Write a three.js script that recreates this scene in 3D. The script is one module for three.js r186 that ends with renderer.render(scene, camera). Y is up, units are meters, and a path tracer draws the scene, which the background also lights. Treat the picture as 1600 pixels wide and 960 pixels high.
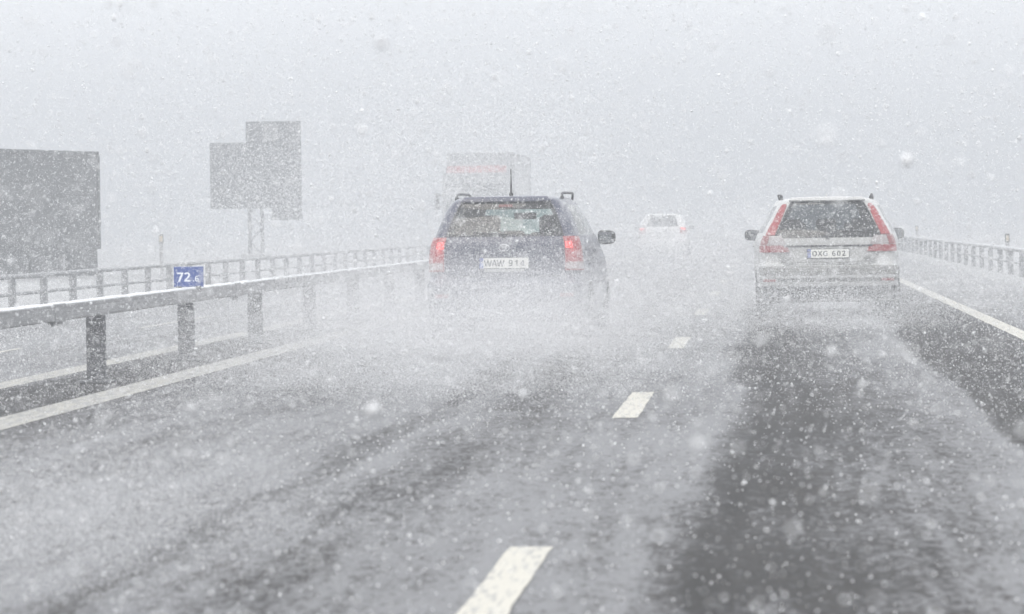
import * as THREE from 'three';
import { mergeGeometries } from 'three/addons/utils/BufferGeometryUtils.js';
import { RoundedBoxGeometry } from 'three/addons/geometries/RoundedBoxGeometry.js';

// ---------------------------------------------------------------- camera, sky, sun, exposure
const scene = new THREE.Scene();
const camera = new THREE.PerspectiveCamera(9.977, 1024 / 614, 0.1, 3000);
camera.position.set(0, 1.22, 0);
const D2R = Math.PI / 180;
camera.rotation.set(-1.348 * D2R, 4.18 * D2R, -0.8 * D2R, 'YXZ');
camera.focus = 39;
camera.userData.fStop = 5.6;

const renderer = new THREE.WebGLRenderer({ antialias: true });
renderer.toneMapping = THREE.LinearToneMapping;
renderer.toneMappingExposure = 2.28;
renderer.shadowMap.enabled = true;

{ // overcast sky: an even grey-white vault, a little brighter overhead
  const W = 64, H = 64, data = new Float32Array(W * H * 4);
  for (let r = 0; r < H; r++) {
    const e = ((r + 0.5) / H - 0.5) * Math.PI, k = 0.93 + 0.17 * Math.max(0, Math.sin(e));
    for (let c = 0; c < W; c++) { const o = (r * W + c) * 4; data[o] = 0.905 * k; data[o + 1] = 0.917 * k; data[o + 2] = 0.94 * k; data[o + 3] = 1; }
  }
  const sky = new THREE.DataTexture(data, W, H, THREE.RGBAFormat, THREE.FloatType);
  sky.mapping = THREE.EquirectangularReflectionMapping; sky.magFilter = THREE.LinearFilter; sky.needsUpdate = true;
  scene.background = sky; scene.environment = sky;
}
const sun = new THREE.DirectionalLight(0xfff6ea, 0.6);
sun.position.set(-30, 80, 25); sun.target.position.set(-3, 0, -40);
sun.castShadow = true; sun.shadow.radius = 60; sun.shadow.mapSize.set(2048, 2048);
Object.assign(sun.shadow.camera, { left: -70, right: 70, top: 90, bottom: -90, near: 1, far: 260 });
scene.add(sun, sun.target);
scene.fog = new THREE.FogExp2(0xe9edf2, 0.007);

// ---------------------------------------------------------------- helpers
let seed = 12345;
const rnd = () => { seed = (seed + 0x6d2b79f5) | 0; let t = Math.imul(seed ^ (seed >>> 15), 1 | seed); t = (t + Math.imul(t ^ (t >>> 7), 61 | t)) ^ t; return ((t ^ (t >>> 14)) >>> 0) / 4294967296; };
const gauss = () => Math.sqrt(-2 * Math.log(rnd() + 1e-9)) * Math.cos(6.2831853 * rnd());
const lerp = (a, b, t) => a + (b - a) * t, clamp = (x, a = 0, b = 1) => Math.min(b, Math.max(a, x));
const smooth = (a, b, x) => { const t = clamp((x - a) / (b - a)); return t * t * (3 - 2 * t); };
const PERM = new Uint8Array(512); { const p = [...Array(256).keys()]; for (let i = 255; i > 0; i--) { const j = Math.floor(rnd() * (i + 1)); [p[i], p[j]] = [p[j], p[i]]; } for (let i = 0; i < 512; i++) PERM[i] = p[i & 255]; }
// value noise in 0..1 that repeats every (px, py) cells
function vnoise(x, y, px = 256, py = 256) {
  const xi = Math.floor(x), yi = Math.floor(y), fx = x - xi, fy = y - yi, sx = fx * fx * (3 - 2 * fx), sy = fy * fy * (3 - 2 * fy);
  const m = (a, n) => ((a % n) + n) % n, x0 = m(xi, px) & 255, x1 = m(xi + 1, px) & 255, y0 = m(yi, py) & 255, y1 = m(yi + 1, py) & 255;
  const h = (a, b) => PERM[PERM[a] + b] / 255;
  return lerp(lerp(h(x0, y0), h(x1, y0), sx), lerp(h(x0, y1), h(x1, y1), sx), sy);
}
const fbm = (x, y, o = 4) => { let s = 0, a = 0.5, n = 0; for (let i = 0; i < o; i++, a *= 0.5, x = x * 2 + 17.3, y = y * 2 + 9.1) { s += a * vnoise(x, y); n += a; } return s / n; };

const std = (r, g, b, roughness = 0.7, metalness = 0, extra = {}) => { const m = new THREE.MeshStandardMaterial({ roughness, metalness, ...extra }); m.color.setRGB(r, g, b); return m; };
const phys = (r, g, b, p) => { const m = new THREE.MeshPhysicalMaterial(p); m.color.setRGB(r, g, b); return m; };
const taken = new Map();
function numbered(name) { const n = taken.get(name) ?? 0; taken.set(name, n + 1); return n ? `${name}_${String(n).padStart(3, '0')}` : name; }
function mesh(name, geo, mat, parent) {
  const g = Array.isArray(geo) ? mergeGeometries(geo.map((x) => { const y = x.index ? x.toNonIndexed() : x; for (const k of Object.keys(y.attributes)) if (!['position', 'normal', 'uv'].includes(k)) y.deleteAttribute(k); if (!y.attributes.uv) y.setAttribute('uv', new THREE.BufferAttribute(new Float32Array(y.attributes.position.count * 2), 2)); return y; })) : geo;
  const o = new THREE.Mesh(g, mat);
  o.name = parent ? name : numbered(name); o.castShadow = o.receiveShadow = true;
  (parent ?? scene).add(o);
  return o;
}
function thing(name, label, category, x = 0, y = 0, z = 0, group) {
  const o = new THREE.Group(); o.name = numbered(name); o.position.set(x, y, z); scene.add(o);
  o.userData = { label, category }; if (group) o.userData.group = group;
  return o;
}
const structure = (o) => { o.userData.kind = 'structure'; return o; };
const box = (w, h, d, x = 0, y = 0, z = 0) => new THREE.BoxGeometry(w, h, d).translate(x, y, z);
const rbox = (w, h, d, r, x = 0, y = 0, z = 0, s = 2) => new RoundedBoxGeometry(w, h, d, s, r).translate(x, y, z);
const cyl = (r0, r1, h, x = 0, y = 0, z = 0, n = 16) => new THREE.CylinderGeometry(r0, r1, h, n).translate(x, y, z);
const tube = (pts, r, n = 24, k = 8, closed = false) => new THREE.TubeGeometry(new THREE.CatmullRomCurve3(pts.map((p) => new THREE.Vector3(...p)), closed), n, r, k, closed);
function bar(a, b, r, k = 8) { return tube([a, b], r, 1, k); }
const V = (x, y, z) => new THREE.Vector3(x, y, z);

function dataTex(W, H, ch, fn, srgb) {
  const d = new Uint8Array(W * H * 4), o = [0, 0, 0];
  for (let j = 0, i = 0; j < H; j++) for (let k = 0; k < W; k++, i += 4) { fn(k, j, o); d[i] = o[0]; d[i + 1] = o[1]; d[i + 2] = o[2]; d[i + 3] = 255; }
  const t = new THREE.DataTexture(d, W, H); t.wrapS = t.wrapT = THREE.RepeatWrapping; t.magFilter = THREE.LinearFilter; t.minFilter = THREE.LinearMipmapLinearFilter;
  if (srgb) t.colorSpace = THREE.SRGBColorSpace; t.needsUpdate = true; return t;
}
const toS = (c) => 255 * (c <= 0.0031308 ? 12.92 * c : 1.055 * Math.pow(c, 1 / 2.4) - 0.055);
function canvasTex(w, h, draw) { const c = document.createElement('canvas'); c.width = w; c.height = h; draw(c.getContext('2d'), w, h); const t = new THREE.CanvasTexture(c); t.colorSpace = THREE.SRGBColorSpace; t.magFilter = THREE.LinearFilter; return t; }

// ---------------------------------------------------------------- ground and road
const snowTex = dataTex(512, 512, 3, (x, y, o) => { const n = 0.31 + 0.08 * (vnoise(x / 8, y / 8, 64, 64) - 0.5) + 0.08 * (vnoise(x / 2, y / 2, 256, 256) - 0.5); o[0] = toS(n * 0.97); o[1] = toS(n * 0.985); o[2] = toS(n); }, true);
{
  const g = new THREE.PlaneGeometry(1400, 1400, 1, 1).rotateX(-Math.PI / 2).translate(0, -0.02, -600);
  const uv = g.attributes.uv; for (let i = 0; i < uv.count; i++) uv.setXY(i, uv.getX(i) * 175, uv.getY(i) * 175);
  structure(mesh('snowy_ground', g, new THREE.MeshStandardMaterial({ map: snowTex, roughness: 0.95 })));
}
// road: x from RX0 to RX1; slush left between the wheel tracks, wet asphalt in them
const RX0 = -10.05, RX1 = 4.42, RLEN = 40;
const LAT = [[-10.1, .86], [-9.6, .8], [-9.2, .6], [-8.7, .66], [-8.2, .82], [-7.7, .8], [-7.3, .62], [-6.8, .66], [-6.3, .74], [-6.0, .55], [-5.85, .08], [-5.2, .05], [-5.0, .25], [-4.65, .42], [-4.2, .5], [-3.8, .62], [-3.55, .5], [-3.3, .64], [-2.9, .76], [-2.5, .74], [-2.36, .62], [-2.25, .36], [-2.14, .5], [-2.05, .7], [-1.95, .6], [-1.8, .42], [-1.62, .4], [-1.45, .56], [-1.1, .66], [-0.82, .62], [-0.45, .7], [-0.34, .64], [-0.18, .16], [-0.05, .1], [0.15, .15], [0.3, .24], [0.5, .36], [0.75, .48], [1.0, .62], [1.2, .74], [1.3, .68], [1.4, .22], [1.6, .12], [2.3, .14], [2.75, .6], [3.2, .74], [4.0, .78], [4.3, .9], [4.5, .95]];
function lat(x) { let i = 1; while (i < LAT.length - 1 && LAT[i][0] < x) i++; const [x0, a] = LAT[i - 1], [x1, b] = LAT[i]; return lerp(a, b, clamp((x - x0) / (x1 - x0))); }
const RT = 2048, cover = new Float32Array(RT * RT), grainF = new Float32Array(RT * RT);
for (let j = 0; j < RT; j++) for (let i = 0; i < RT; i++) {
  const x = RX0 + (i + .5) / RT * (RX1 - RX0), d = (j + .5) / RT * RLEN;      // d repeats every RLEN metres
  const wob = 0.17 * (vnoise(x * .35 + 40, d / 8, 256, 5) - .5) + 0.1 * (vnoise(x * 1.1, d / 2.5, 256, 16) - .5) + 0.05 * (vnoise(x * 6, d * 2.5, 256, 100) - .5);
  let s = lat(x + wob);
  s += 0.2 * (vnoise(x * 2.2 + 7, d / 2, 256, 20) - .5) + 0.14 * (vnoise(x * 5 + 3, d * 1.6, 256, 64) - .5) + 0.2 * (vnoise(x * 13 + 1.5 * vnoise(d * .4, 3, 16, 256), d / 2.5, 256, 16) - .5);
  const f = clamp(0.5 + 1.5 * (0.14 * vnoise(x * 17 + d * 3, d * 6.4, 256, 256) + 0.3 * vnoise(x * 43 + 11, d * 12.8, 256, 512) + 0.32 * vnoise(x * 71 + 5, d * 25.6, 256, 1024) + 0.24 * rnd() - 0.5));
  grainF[j * RT + i] = f;
  cover[j * RT + i] = smooth(-0.38, 0.38, s - (0.46 + (f - 0.5) * 1.0));
}
const at = (i, j) => j * RT + i;
const roadMap = dataTex(RT, RT, 3, (i, j, o) => {
  const s = cover[at(i, j)], g = grainF[at(i, j)], a = 0.005 + 0.062 * g * g, b = 0.155 + 0.145 * g, brown = 0.5 + 0.5 * vnoise(i / 60, j / 90, 256, 256);
  o[0] = toS(lerp(a * (1 + .06 * brown), b * 0.965, s)); o[1] = toS(lerp(a, b * 0.98, s)); o[2] = toS(lerp(a * (1.06 - .1 * brown), b * 1.02, s));
}, true);
const roadRough = dataTex(RT / 2, RT / 2, 3, (i, j, o) => { const s = cover[at(i * 2, j * 2)], g = grainF[at(i * 2, j * 2)]; o[0] = o[1] = o[2] = 255 * lerp(0.62 + 0.25 * g, 0.85, s); });
const roadBump = dataTex(RT, RT, 3, (i, j, o) => { o[0] = o[1] = o[2] = 255 * clamp(0.75 * cover[at(i, j)] + 0.25 * grainF[at(i, j)]); });
{
  const z0 = 40, z1 = -760, g = new THREE.PlaneGeometry(RX1 - RX0, z0 - z1, 1, 1).rotateX(-Math.PI / 2).translate((RX0 + RX1) / 2, 0, (z0 + z1) / 2);
  const uv = g.attributes.uv; for (let i = 0; i < uv.count; i++) uv.setXY(i, uv.getX(i), uv.getY(i) * (z0 - z1) / RLEN);
  structure(mesh('road', g, new THREE.MeshPhysicalMaterial({ specularIntensity: 0.16, map: roadMap, roughnessMap: roadRough, roughness: 1, bumpMap: roadBump, bumpScale: 0.012 })));
}
// snow verges with an uneven ploughed edge
function verge(name, xs, dir) {
  const nz = 500, cols = [0, .05, .12, .22, .4, .8, 1.6, 4, 12, 40], P = [], U = [], I = [];
  for (let j = 0; j <= nz; j++) {
    const z = 40 - 700 * Math.pow(j / nz, 1.6);
    for (let c = 0; c < cols.length; c++) {
      const edge = 0.12 * (fbm(z * .9 + xs * 7, 3) - .5) + 0.05 * (vnoise(z * 6, 5) - .5), x = xs + dir * (cols[c] + (c < 5 ? edge : 0));
      const h = c === 0 ? 0.003 : (0.03 + 0.05 * smooth(0, .22, cols[c]) * (0.5 + fbm(z * 1.5, cols[c] * 3 + 11)) + 0.06 * fbm(x * .4, z * .3));
      P.push(x, h, z); U.push(x / 4, z / 4);
    }
  }
  const n = cols.length;
  for (let j = 0; j < nz; j++) for (let c = 0; c < n - 1; c++) { const a = j * n + c, b = a + 1, d = a + n, e = d + 1; dir > 0 ? I.push(a, b, d, b, e, d) : I.push(a, d, b, b, d, e); }
  const g = new THREE.BufferGeometry(); g.setAttribute('position', new THREE.Float32BufferAttribute(P, 3)); g.setAttribute('uv', new THREE.Float32BufferAttribute(U, 2)); g.setIndex(I); g.computeVertexNormals();
  structure(mesh(name, g, new THREE.MeshStandardMaterial({ map: snowTex, roughness: 0.95 })));
}
verge('snow_verge', 4.34, 1); verge('snow_verge', -9.95, -1);

// painted markings, partly under slush
const paintTex = dataTex(256, 1024, 3, (x, y, o) => { const n = 0.9 * vnoise(x / 20, y / 34, 256, 256) + 0.35 * vnoise(x / 4, y / 4, 64, 256) - 0.2 * rnd(), w = smooth(0.55, 1.0, n); o[0] = toS(lerp(.44, .23, w)); o[1] = toS(lerp(.427, .23, w)); o[2] = toS(lerp(.375, .23, w)); }, true);
const paint = new THREE.MeshStandardMaterial({ map: paintTex, roughness: 0.6 });
const wornTex = dataTex(256, 1024, 3, (x, y, o) => { const n = 0.9 * vnoise(x / 24, y / 40, 256, 256) + 0.4 * vnoise(x / 5, y / 5, 64, 256) - 0.25 * rnd(), w = smooth(0.3, .85, n); o[0] = toS(lerp(.32, .2, w)); o[1] = toS(lerp(.31, .2, w)); o[2] = toS(lerp(.275, .2, w)); }, true);
const wornPaint = new THREE.MeshStandardMaterial({ map: wornTex, roughness: 0.65 });
function marking(name, x, w, za, zb, mat, parent) {
  const L = za - zb, n = Math.max(2, Math.min(900, Math.round(L / 0.25))), P = [], U = [], I = [];
  for (let i = 0; i <= n; i++) { const z = za - L * i / n, e = 0.012 * (vnoise(z * 5, x * 3) - .5), e2 = 0.012 * (vnoise(z * 5, x * 3 + 50) - .5); P.push(x - w / 2 + e, 0.004, z, x + w / 2 + e2, 0.004, z); U.push(0, z / 4, 1, z / 4); }
  for (let i = 0; i < n; i++) I.push(2 * i, 2 * i + 1, 2 * i + 2, 2 * i + 1, 2 * i + 3, 2 * i + 2);
  const g = new THREE.BufferGeometry(); g.setAttribute('position', new THREE.Float32BufferAttribute(P, 3)); g.setAttribute('uv', new THREE.Float32BufferAttribute(U, 2)); g.setIndex(I); g.computeVertexNormals();
  return structure(mesh(name, g, mat));
}
marking('edge_line', -4.86, 0.32, 20, -600, wornPaint); marking('edge_line', 2.61, 0.2, 20, -600, paint); marking('edge_line', -6.05, 0.26, 20, -600, wornPaint);
for (let k = -1; k < 9; k++) marking('lane_dash', -0.905, 0.16, -(9.9 + 12 * k), -(13.2 + 12 * k), paint);
for (const [a, b] of [[-30.5, -36], [-43, -48.5], [-55.5, -61]]) marking('lane_dash', -7.75, 0.07, a, b, paint);

// ---------------------------------------------------------------- materials for things
const steelTex = dataTex(256, 256, 3, (x, y, o) => { const n = 0.17 + 0.1 * vnoise(x / 16, y / 16, 16, 16) + 0.07 * vnoise(x / 4, y / 4, 64, 64); o[0] = toS(n); o[1] = toS(n * 1.01); o[2] = toS(n * 1.04); }, true);
const steel = new THREE.MeshStandardMaterial({ map: steelTex, roughness: 0.6, metalness: 0.35 });
const darkSteel = std(.09, .093, .1, .65, .3);
const snow = std(.6, .61, .63, .95);
const black = std(.012, .012, .013, .6), rubber = std(.02, .02, .021, .85), trim = std(.025, .026, .028, .8);
const chrome = std(.6, .61, .63, .25, 1), mirrorGlass = std(.2, .21, .22, .16, 1);

// ---------------------------------------------------------------- median guard rail
{
  const X = -5.36, rail = thing('median_guardrail', 'grey steel box-beam guardrail on posts with snow along its top, in the median', 'guardrail', X, 0, -30);
  const L = 150, c = -45;
  mesh('beam', rbox(0.1, 0.125, L, 0.012, 0.02, 0.605, c), steel, rail);
  { // thin crust of snow lying on the beam
    const n = 600, P = [], I = [];
    for (let i = 0; i <= n; i++) { const z = c + L / 2 - L * i / n, h = 0.006 + 0.014 * fbm(z * 3, 2), w = 0.035 + 0.012 * vnoise(z * 5, 9); P.push(.02 - w, .6665, z, .02 - w * .6, .6675 + h, z, .02 + w * .6, .6675 + h, z, .02 + w, .6665, z); }
    for (let i = 0; i < n; i++) for (let k = 0; k < 3; k++) { const a = i * 4 + k, b = a + 4; I.push(a, a + 1, b, a + 1, b + 1, b); }
    const g = new THREE.BufferGeometry(); g.setAttribute('position', new THREE.Float32BufferAttribute(P, 3)); g.setIndex(I); g.computeVertexNormals();
    mesh('snow_crust', g, snow, rail);
  }
  const web = new THREE.Shape(); // C-profile seen from above
  web.moveTo(-.075, -.03); web.lineTo(.075, -.03); web.lineTo(.075, .03); web.lineTo(.069, .03); web.lineTo(.069, -.024); web.lineTo(-.069, -.024); web.lineTo(-.069, .03); web.lineTo(-.075, .03); web.closePath();
  const postG = new THREE.ExtrudeGeometry(web, { depth: .56, bevelEnabled: false }).rotateX(-Math.PI / 2).translate(0, -.02, 0);
  const plateG = rbox(.26, .02, .22, .006, 0, .012, 0), slotG = [box(.034, .006, .004, -.028, .52, .033), box(.034, .006, .004, .028, .515, .033), cyl(.009, .009, .012, 0, 0, 0, 8).rotateX(Math.PI / 2).translate(-.03, .485, .036)];
  for (let k = -3; k < 20; k++) {
    const z = -(27.75 + 4.36 * k) + 30;
    const p = mesh('post', postG, darkSteel, rail); p.position.z = z;
    const q = mesh('base_plate', plateG, darkSteel, p); q.position.set(0, 0, 0);
    for (const g of slotG) mesh('bolt_slot', g, snow, p);
  }
  for (let k = -2; k < 10; k++) {
    const z = -(26.0 + 8.9 * k) + 30, s = mesh('splice_sleeve', [rbox(.112, .138, .4, .008, .02, .604, 0), box(.05, .02, .1, .03, .53, -.1), box(.05, .02, .1, .03, .53, .1), cyl(.012, .012, .03, .03, .52, .1, 8), cyl(.012, .012, .03, .03, .52, -.1, 8)], steel, rail); s.position.z = z;
  }
}
{ // kilometre marker
  const s = thing('kilometre_marker', 'small blue marker plate reading 72.6 clipped on top of the median guardrail', 'marker', -5.3, 0.665, -31.93);
  mesh('plate', rbox(.275, .185, .006, .003, 0, .115, 0), std(.035, .075, .27, .5), s);
  const t = canvasTex(512, 344, (g, w, h) => { g.fillStyle = 'rgb(52,80,150)'; g.fillRect(0, 0, w, h); g.fillStyle = 'rgb(226,230,238)'; g.font = 'bold 226px sans-serif'; g.textBaseline = 'alphabetic'; g.fillText('72', 44, 256); g.font = 'bold 140px sans-serif'; g.fillText('.6', 320, 256); });
  mesh('marker_face', new THREE.PlaneGeometry(.269, .179).translate(0, .115, .0045), new THREE.MeshStandardMaterial({ map: t, roughness: .5 }), s);
  for (const x of [-.09, .09]) mesh('foot', rbox(.05, .035, .03, .004, x, .012, 0), darkSteel, s);
}

// ---------------------------------------------------------------- post-and-rail parapets at both outer edges
function parapet(name, label, X, first, step, n, flare, pm = darkSteel, flat = false) {
  const p = thing(name, label, 'guardrail', X, 0, 0);
  const off = (d) => flare ? flare(d) : 0, d0 = first - step * 0.6, d1 = first + step * (n - .4);
  const path = (y, r, sq) => { const pts = []; for (let i = 0; i <= 40; i++) { const d = lerp(d0, d1, i / 40); pts.push([off(d), y, -d]); } return tube(pts, r, 120, 10); };
  mesh('top_rail', path(.6, .034), steel, p); mesh('middle_rail', path(.36, .025), steel, p);
  if (!flat) mesh('snow_crust', path(.628, .022), snow, p);
  const postG = mergeGeometries([box(.1, .57, .06, 0, .285, 0), box(.13, .02, .12, 0, .02, 0)].map((g) => g.toNonIndexed()));
  for (let k = 0; k < n; k++) { const d = first + step * k, q = mesh('post', postG, pm, p); q.position.set(off(d), 0, -d - .04); }
}
parapet('roadside_railing', 'grey post-and-rail railing along the right snow verge beyond the white wagon', 4.66, 50, 3.06, 40);
parapet('roadside_railing', 'faint grey post-and-rail railing across the opposite carriageway at far left', -10.25, 34.5, 2.1, 41, null, steel, true);

// delineator posts behind the railings
function delineator(x, d, h, label, tone = .05) {
  const t = thing('delineator_post', label, 'roadside post', x, 0, -d, 'delineator posts beside the road');
  mesh('shaft', rbox(.08, h - .2, .04, .015, 0, (h - .2) / 2, 0), std(.32, .32, .33, .7), t);
  mesh('head', rbox(.105, .2, .045, .018, 0, h - .1, 0), std(tone, tone, tone, .6), t);
  mesh('reflector', rbox(.06, .12, .006, .002, 0, h - .1, .025), std(.5, .42, .3, .3), t);
}
delineator(5.25, 78, .86, 'dark-topped delineator post behind the right railing, near the right edge of the picture');
delineator(5.2, 124, .98, 'faint delineator post just right of the white wagon, behind the railing');
delineator(-12.6, 72.5, 1.12, 'faint delineator post left of the big sign, beyond the far railing', .22);

// ---------------------------------------------------------------- road sign seen from behind
{
  const s = thing('direction_sign', 'large grey back of a road direction sign on a lattice mast', 'road sign', -18.23, 0.07, -124.2);
  const back = std(.075, .078, .082, .7, .2), rib = std(.1, .103, .108, .6, .3);
  for (const [x0, x1, y0, y1] of [[-1.56, -.262, 1.84, 4.19], [-.258, 1.72, 1.84, 4.93], [.62, 1.73, 1.41, 1.836]]) {
    const b = mesh('board', rbox(x1 - x0, y1 - y0, .04, .015, (x0 + x1) / 2, (y0 + y1) / 2, 0), back, s);
    for (let y = y0 + .2; y < y1 - .05; y += .6) mesh('stiffener', box(x1 - x0 - .08, .06, .035, (x0 + x1) / 2, y, .038), rib, b);
  }
  const m = .225, parts = [];
  for (const x of [-m, m]) for (const z of [-.62, -.22]) mesh('mast_tube', cyl(.035, .04, 4.6, x, 2.3, z, 10), rib, s);
  for (const z of [-.62, -.22]) for (let k = 0; k < 9; k++) { const y = .15 + k * .5, d = k % 2 ? 1 : -1; parts.push(bar([-m * d, y, z], [m * d, y + .5, z], .014)); }
  for (const x of [-m, m]) for (let k = 0; k < 9; k++) { const y = .15 + k * .5, d = k % 2 ? 1 : -1; parts.push(bar([x, y, -.42 - .2 * d], [x, y + .5, -.42 + .2 * d], .014)); }
  mesh('lattice_bracing', parts, rib, s);
  mesh('arm', [box(3.2, .08, .08, .1, 2.1, -.1), box(3.2, .08, .08, .1, 3.9, -.1), box(.1, .1, .3, -m, 2.1, -.2), box(.1, .1, .3, m, 2.1, -.2), box(.1, .1, .3, -m, 3.9, -.2), box(.1, .1, .3, m, 3.9, -.2)], rib, s);
  mesh('footing', rbox(1, .3, 1, .04, 0, .08, -.42), std(.3, .3, .3, .9), s);
}
// ---------------------------------------------------------------- cars: a body surface S(t, y) of stacked plan outlines
// t: 0..1 rear face from centre to corner, 1..2 rear corner, 2..3 side towards the front, 3..4 front corner, 4..5 front face
function carShape(rows, o) {
  const n = rows.length;
  function key(y) { // cubic through the rows
    let i = 0; while (i < n - 2 && rows[i + 1][0] < y) i++;
    const a = rows[i], b = rows[i + 1], h = b[0] - a[0], u = clamp((y - a[0]) / h), out = [];
    for (let c = 1; c < a.length; c++) {
      const sl = (b[c] - a[c]) / h, s0 = i ? (a[c] - rows[i - 1][c]) / (a[0] - rows[i - 1][0]) : sl, s1 = i < n - 2 ? (rows[i + 2][c] - b[c]) / (rows[i + 2][0] - b[0]) : sl;
      const lim = (p, q) => p * q <= 0 ? 0 : Math.sign(p) * Math.min(Math.abs(p), Math.abs(q)) * 1.2, m0 = i ? lim(s0, sl) : sl, m1 = i < n - 2 ? lim(sl, s1) : sl;
      const u2 = u * u, u3 = u2 * u;
      out.push((2 * u3 - 3 * u2 + 1) * a[c] + (u3 - 2 * u2 + u) * h * m0 + (3 * u2 - 2 * u3) * b[c] + (u3 - u2) * h * m1);
    }
    return out; // wRear, wMid, zr, zf
  }
  const yTop = rows[n - 1][0], crown = o.crown;
  function S(t, y, inset = 0) {
    const sg = t < 0 ? -1 : 1; t = Math.abs(t);
    let k, yy = y, sh = 1, sz = 0;
    if (y > yTop) { const q = clamp((y - yTop) / crown), c = Math.sqrt(Math.max(0, 1 - q * q)); k = key(yTop); sh = Math.max(.02, c); sz = (1 - c); } else k = key(y);
    let [wr, wm, zr, zf] = k; wr = wr * sh - inset; wm = wm * sh - inset; const mid = 1.35;
    zr = lerp(zr, mid, sz * .9) + inset; zf = lerp(zf, mid, sz * .9) - inset;
    const rx = o.rx * sh, rz = o.rz * sh, bow = o.bow * sh;
    let x, z;
    const z2 = zr + bow + rz, fz = .22 * sh, z3 = zf - fz - .12 * sh, wf = wm * .9;
    if (t <= 1) { x = (wr - rx) * t; z = zr + bow * t * t; }
    else if (t <= 2) { const a = (t - 1) * Math.PI / 2; x = wr - rx + rx * Math.sin(a); z = zr + bow + rz * (1 - Math.cos(a)); }
    else if (t <= 3) { const v = t - 2; z = lerp(z2, z3, v); x = wm - (wm - wr) * Math.pow(1 - Math.min(1, v / .42), 2) - (wm - wf) * Math.pow(Math.max(0, (v - .72) / .28), 2); }
    else if (t <= 4) { const a = (t - 3) * Math.PI / 2, r = .16 * sh; x = wf - r + r * Math.cos(a); z = z3 + fz * Math.sin(a); }
    else { const u = 5 - t; x = (wf - .16 * sh) * u; z = zf - .12 * sh * u * u; }
    return [sg * x, yy, -z];
  }
  return { S, key, yTop, yMax: yTop + crown * .985 };
}
const uniqSort = (a) => [...new Set(a.map((v) => Math.round(v * 1e4) / 1e4))].sort((p, q) => p - q);
function fill(a, step) { a = uniqSort(a); const r = []; for (let i = 0; i < a.length - 1; i++) { const k = Math.max(1, Math.ceil((a[i + 1] - a[i]) / step - 1e-6)); for (let j = 0; j < k; j++) r.push(lerp(a[i], a[i + 1], j / k)); } r.push(a[a.length - 1]); return r; }
// grid of the whole surface split by which(t, y) -> part name
function carSkin(sh, ts, ys, which, inset = 0) {
  const full = [...ts.slice(1).reverse().map((t) => -t), ...ts], N = full.length, parts = {}, P = [];
  for (const y of ys) for (const t of full) P.push(sh.S(t, y, inset));
  for (let j = 0; j < ys.length - 1; j++) for (let i = 0; i < N - 1; i++) {
    const t = (full[i] + full[i + 1]) / 2, y = (ys[j] + ys[j + 1]) / 2, w = which(Math.abs(t), y, t < 0); if (!w) continue;
    const a = j * N + i; (parts[w] ??= []).push(a, a + 1, a + N, a + 1, a + N + 1, a + N);
  }
  const out = {};
  for (const [w, idx] of Object.entries(parts)) {
    const map = new Map(), pos = [], I = idx.map((k) => { if (!map.has(k)) { map.set(k, pos.length / 3); pos.push(...P[k]); } return map.get(k); });
    const g = new THREE.BufferGeometry(); g.setAttribute('position', new THREE.Float32BufferAttribute(pos, 3)); g.setIndex(I); g.computeVertexNormals(); out[w] = g;
  }
  return out;
}
// raised panel on the surface: rows [y, tLeft, tRight]; off = how proud it stands
function patch(sh, rows, off = .006, n = 8, m = 6, base = -.004) {
  const ys = []; rows = [...rows].sort((a, b) => a[0] - b[0]);
  for (let i = 0; i < rows.length - 1; i++) for (let k = 0; k < m; k++) ys.push(lerp(rows[i][0], rows[i + 1][0], k / m)); ys.push(rows[rows.length - 1][0]);
  const R = (y) => { let i = 0; while (i < rows.length - 2 && rows[i + 1][0] < y) i++; const u = clamp((y - rows[i][0]) / (rows[i + 1][0] - rows[i][0])); return [lerp(rows[i][1], rows[i + 1][1], u), lerp(rows[i][2], rows[i + 1][2], u)]; };
  const at = (t, y, h) => {
    const e = .004, p = V(...sh.S(t, y)), a = V(...sh.S(t + e, y)), a0 = V(...sh.S(t - e, y)), b = V(...sh.S(t, y + e)), b0 = V(...sh.S(t, y - e));
    const nn = a.sub(a0).cross(b.sub(b0)).normalize(); return p.addScaledVector(nn, h);
  };
  const top = [], bot = [], W = n + 1, H = ys.length;
  for (const y of ys) { const [l, r] = R(y); for (let i = 0; i <= n; i++) { const t = lerp(l, r, i / n); top.push(at(t, y, off)); bot.push(at(t, y, base)); } }
  const P = [], tri = (a, b, c) => P.push(a.x, a.y, a.z, b.x, b.y, b.z, c.x, c.y, c.z);
  for (let j = 0; j < H - 1; j++) for (let i = 0; i < n; i++) { const a = j * W + i; tri(top[a], top[a + 1], top[a + W]); tri(top[a + 1], top[a + W + 1], top[a + W]); }
  const edge = (a, b) => { tri(bot[a], bot[b], top[a]); tri(bot[b], top[b], top[a]); };
  for (let i = 0; i < n; i++) { edge(i, i + 1); edge((H - 1) * W + i + 1, (H - 1) * W + i); }
  for (let j = 0; j < H - 1; j++) { edge((j + 1) * W, j * W); edge(j * W + n, (j + 1) * W + n); }
  const g = new THREE.BufferGeometry(); g.setAttribute('position', new THREE.Float32BufferAttribute(P, 3)); g.computeVertexNormals(); return g;
}
function ringFrame(sh, y0, y1, t0, t1, w, wt, off) { // four strips round a window
  return [patch(sh, [[y0 - w, t0 - wt, t1 + wt], [y0, t0 - wt, t1 + wt]], off, 20, 2), patch(sh, [[y1, t0 - wt, t1 + wt], [y1 + w, t0 - wt, t1 + wt]], off, 20, 2), patch(sh, [[y0, t0 - wt, t0], [y1, t0 - wt, t0]], off, 2, 10), patch(sh, [[y0, t1, t1 + wt], [y1, t1, t1 + wt]], off, 2, 10)];
}
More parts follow.
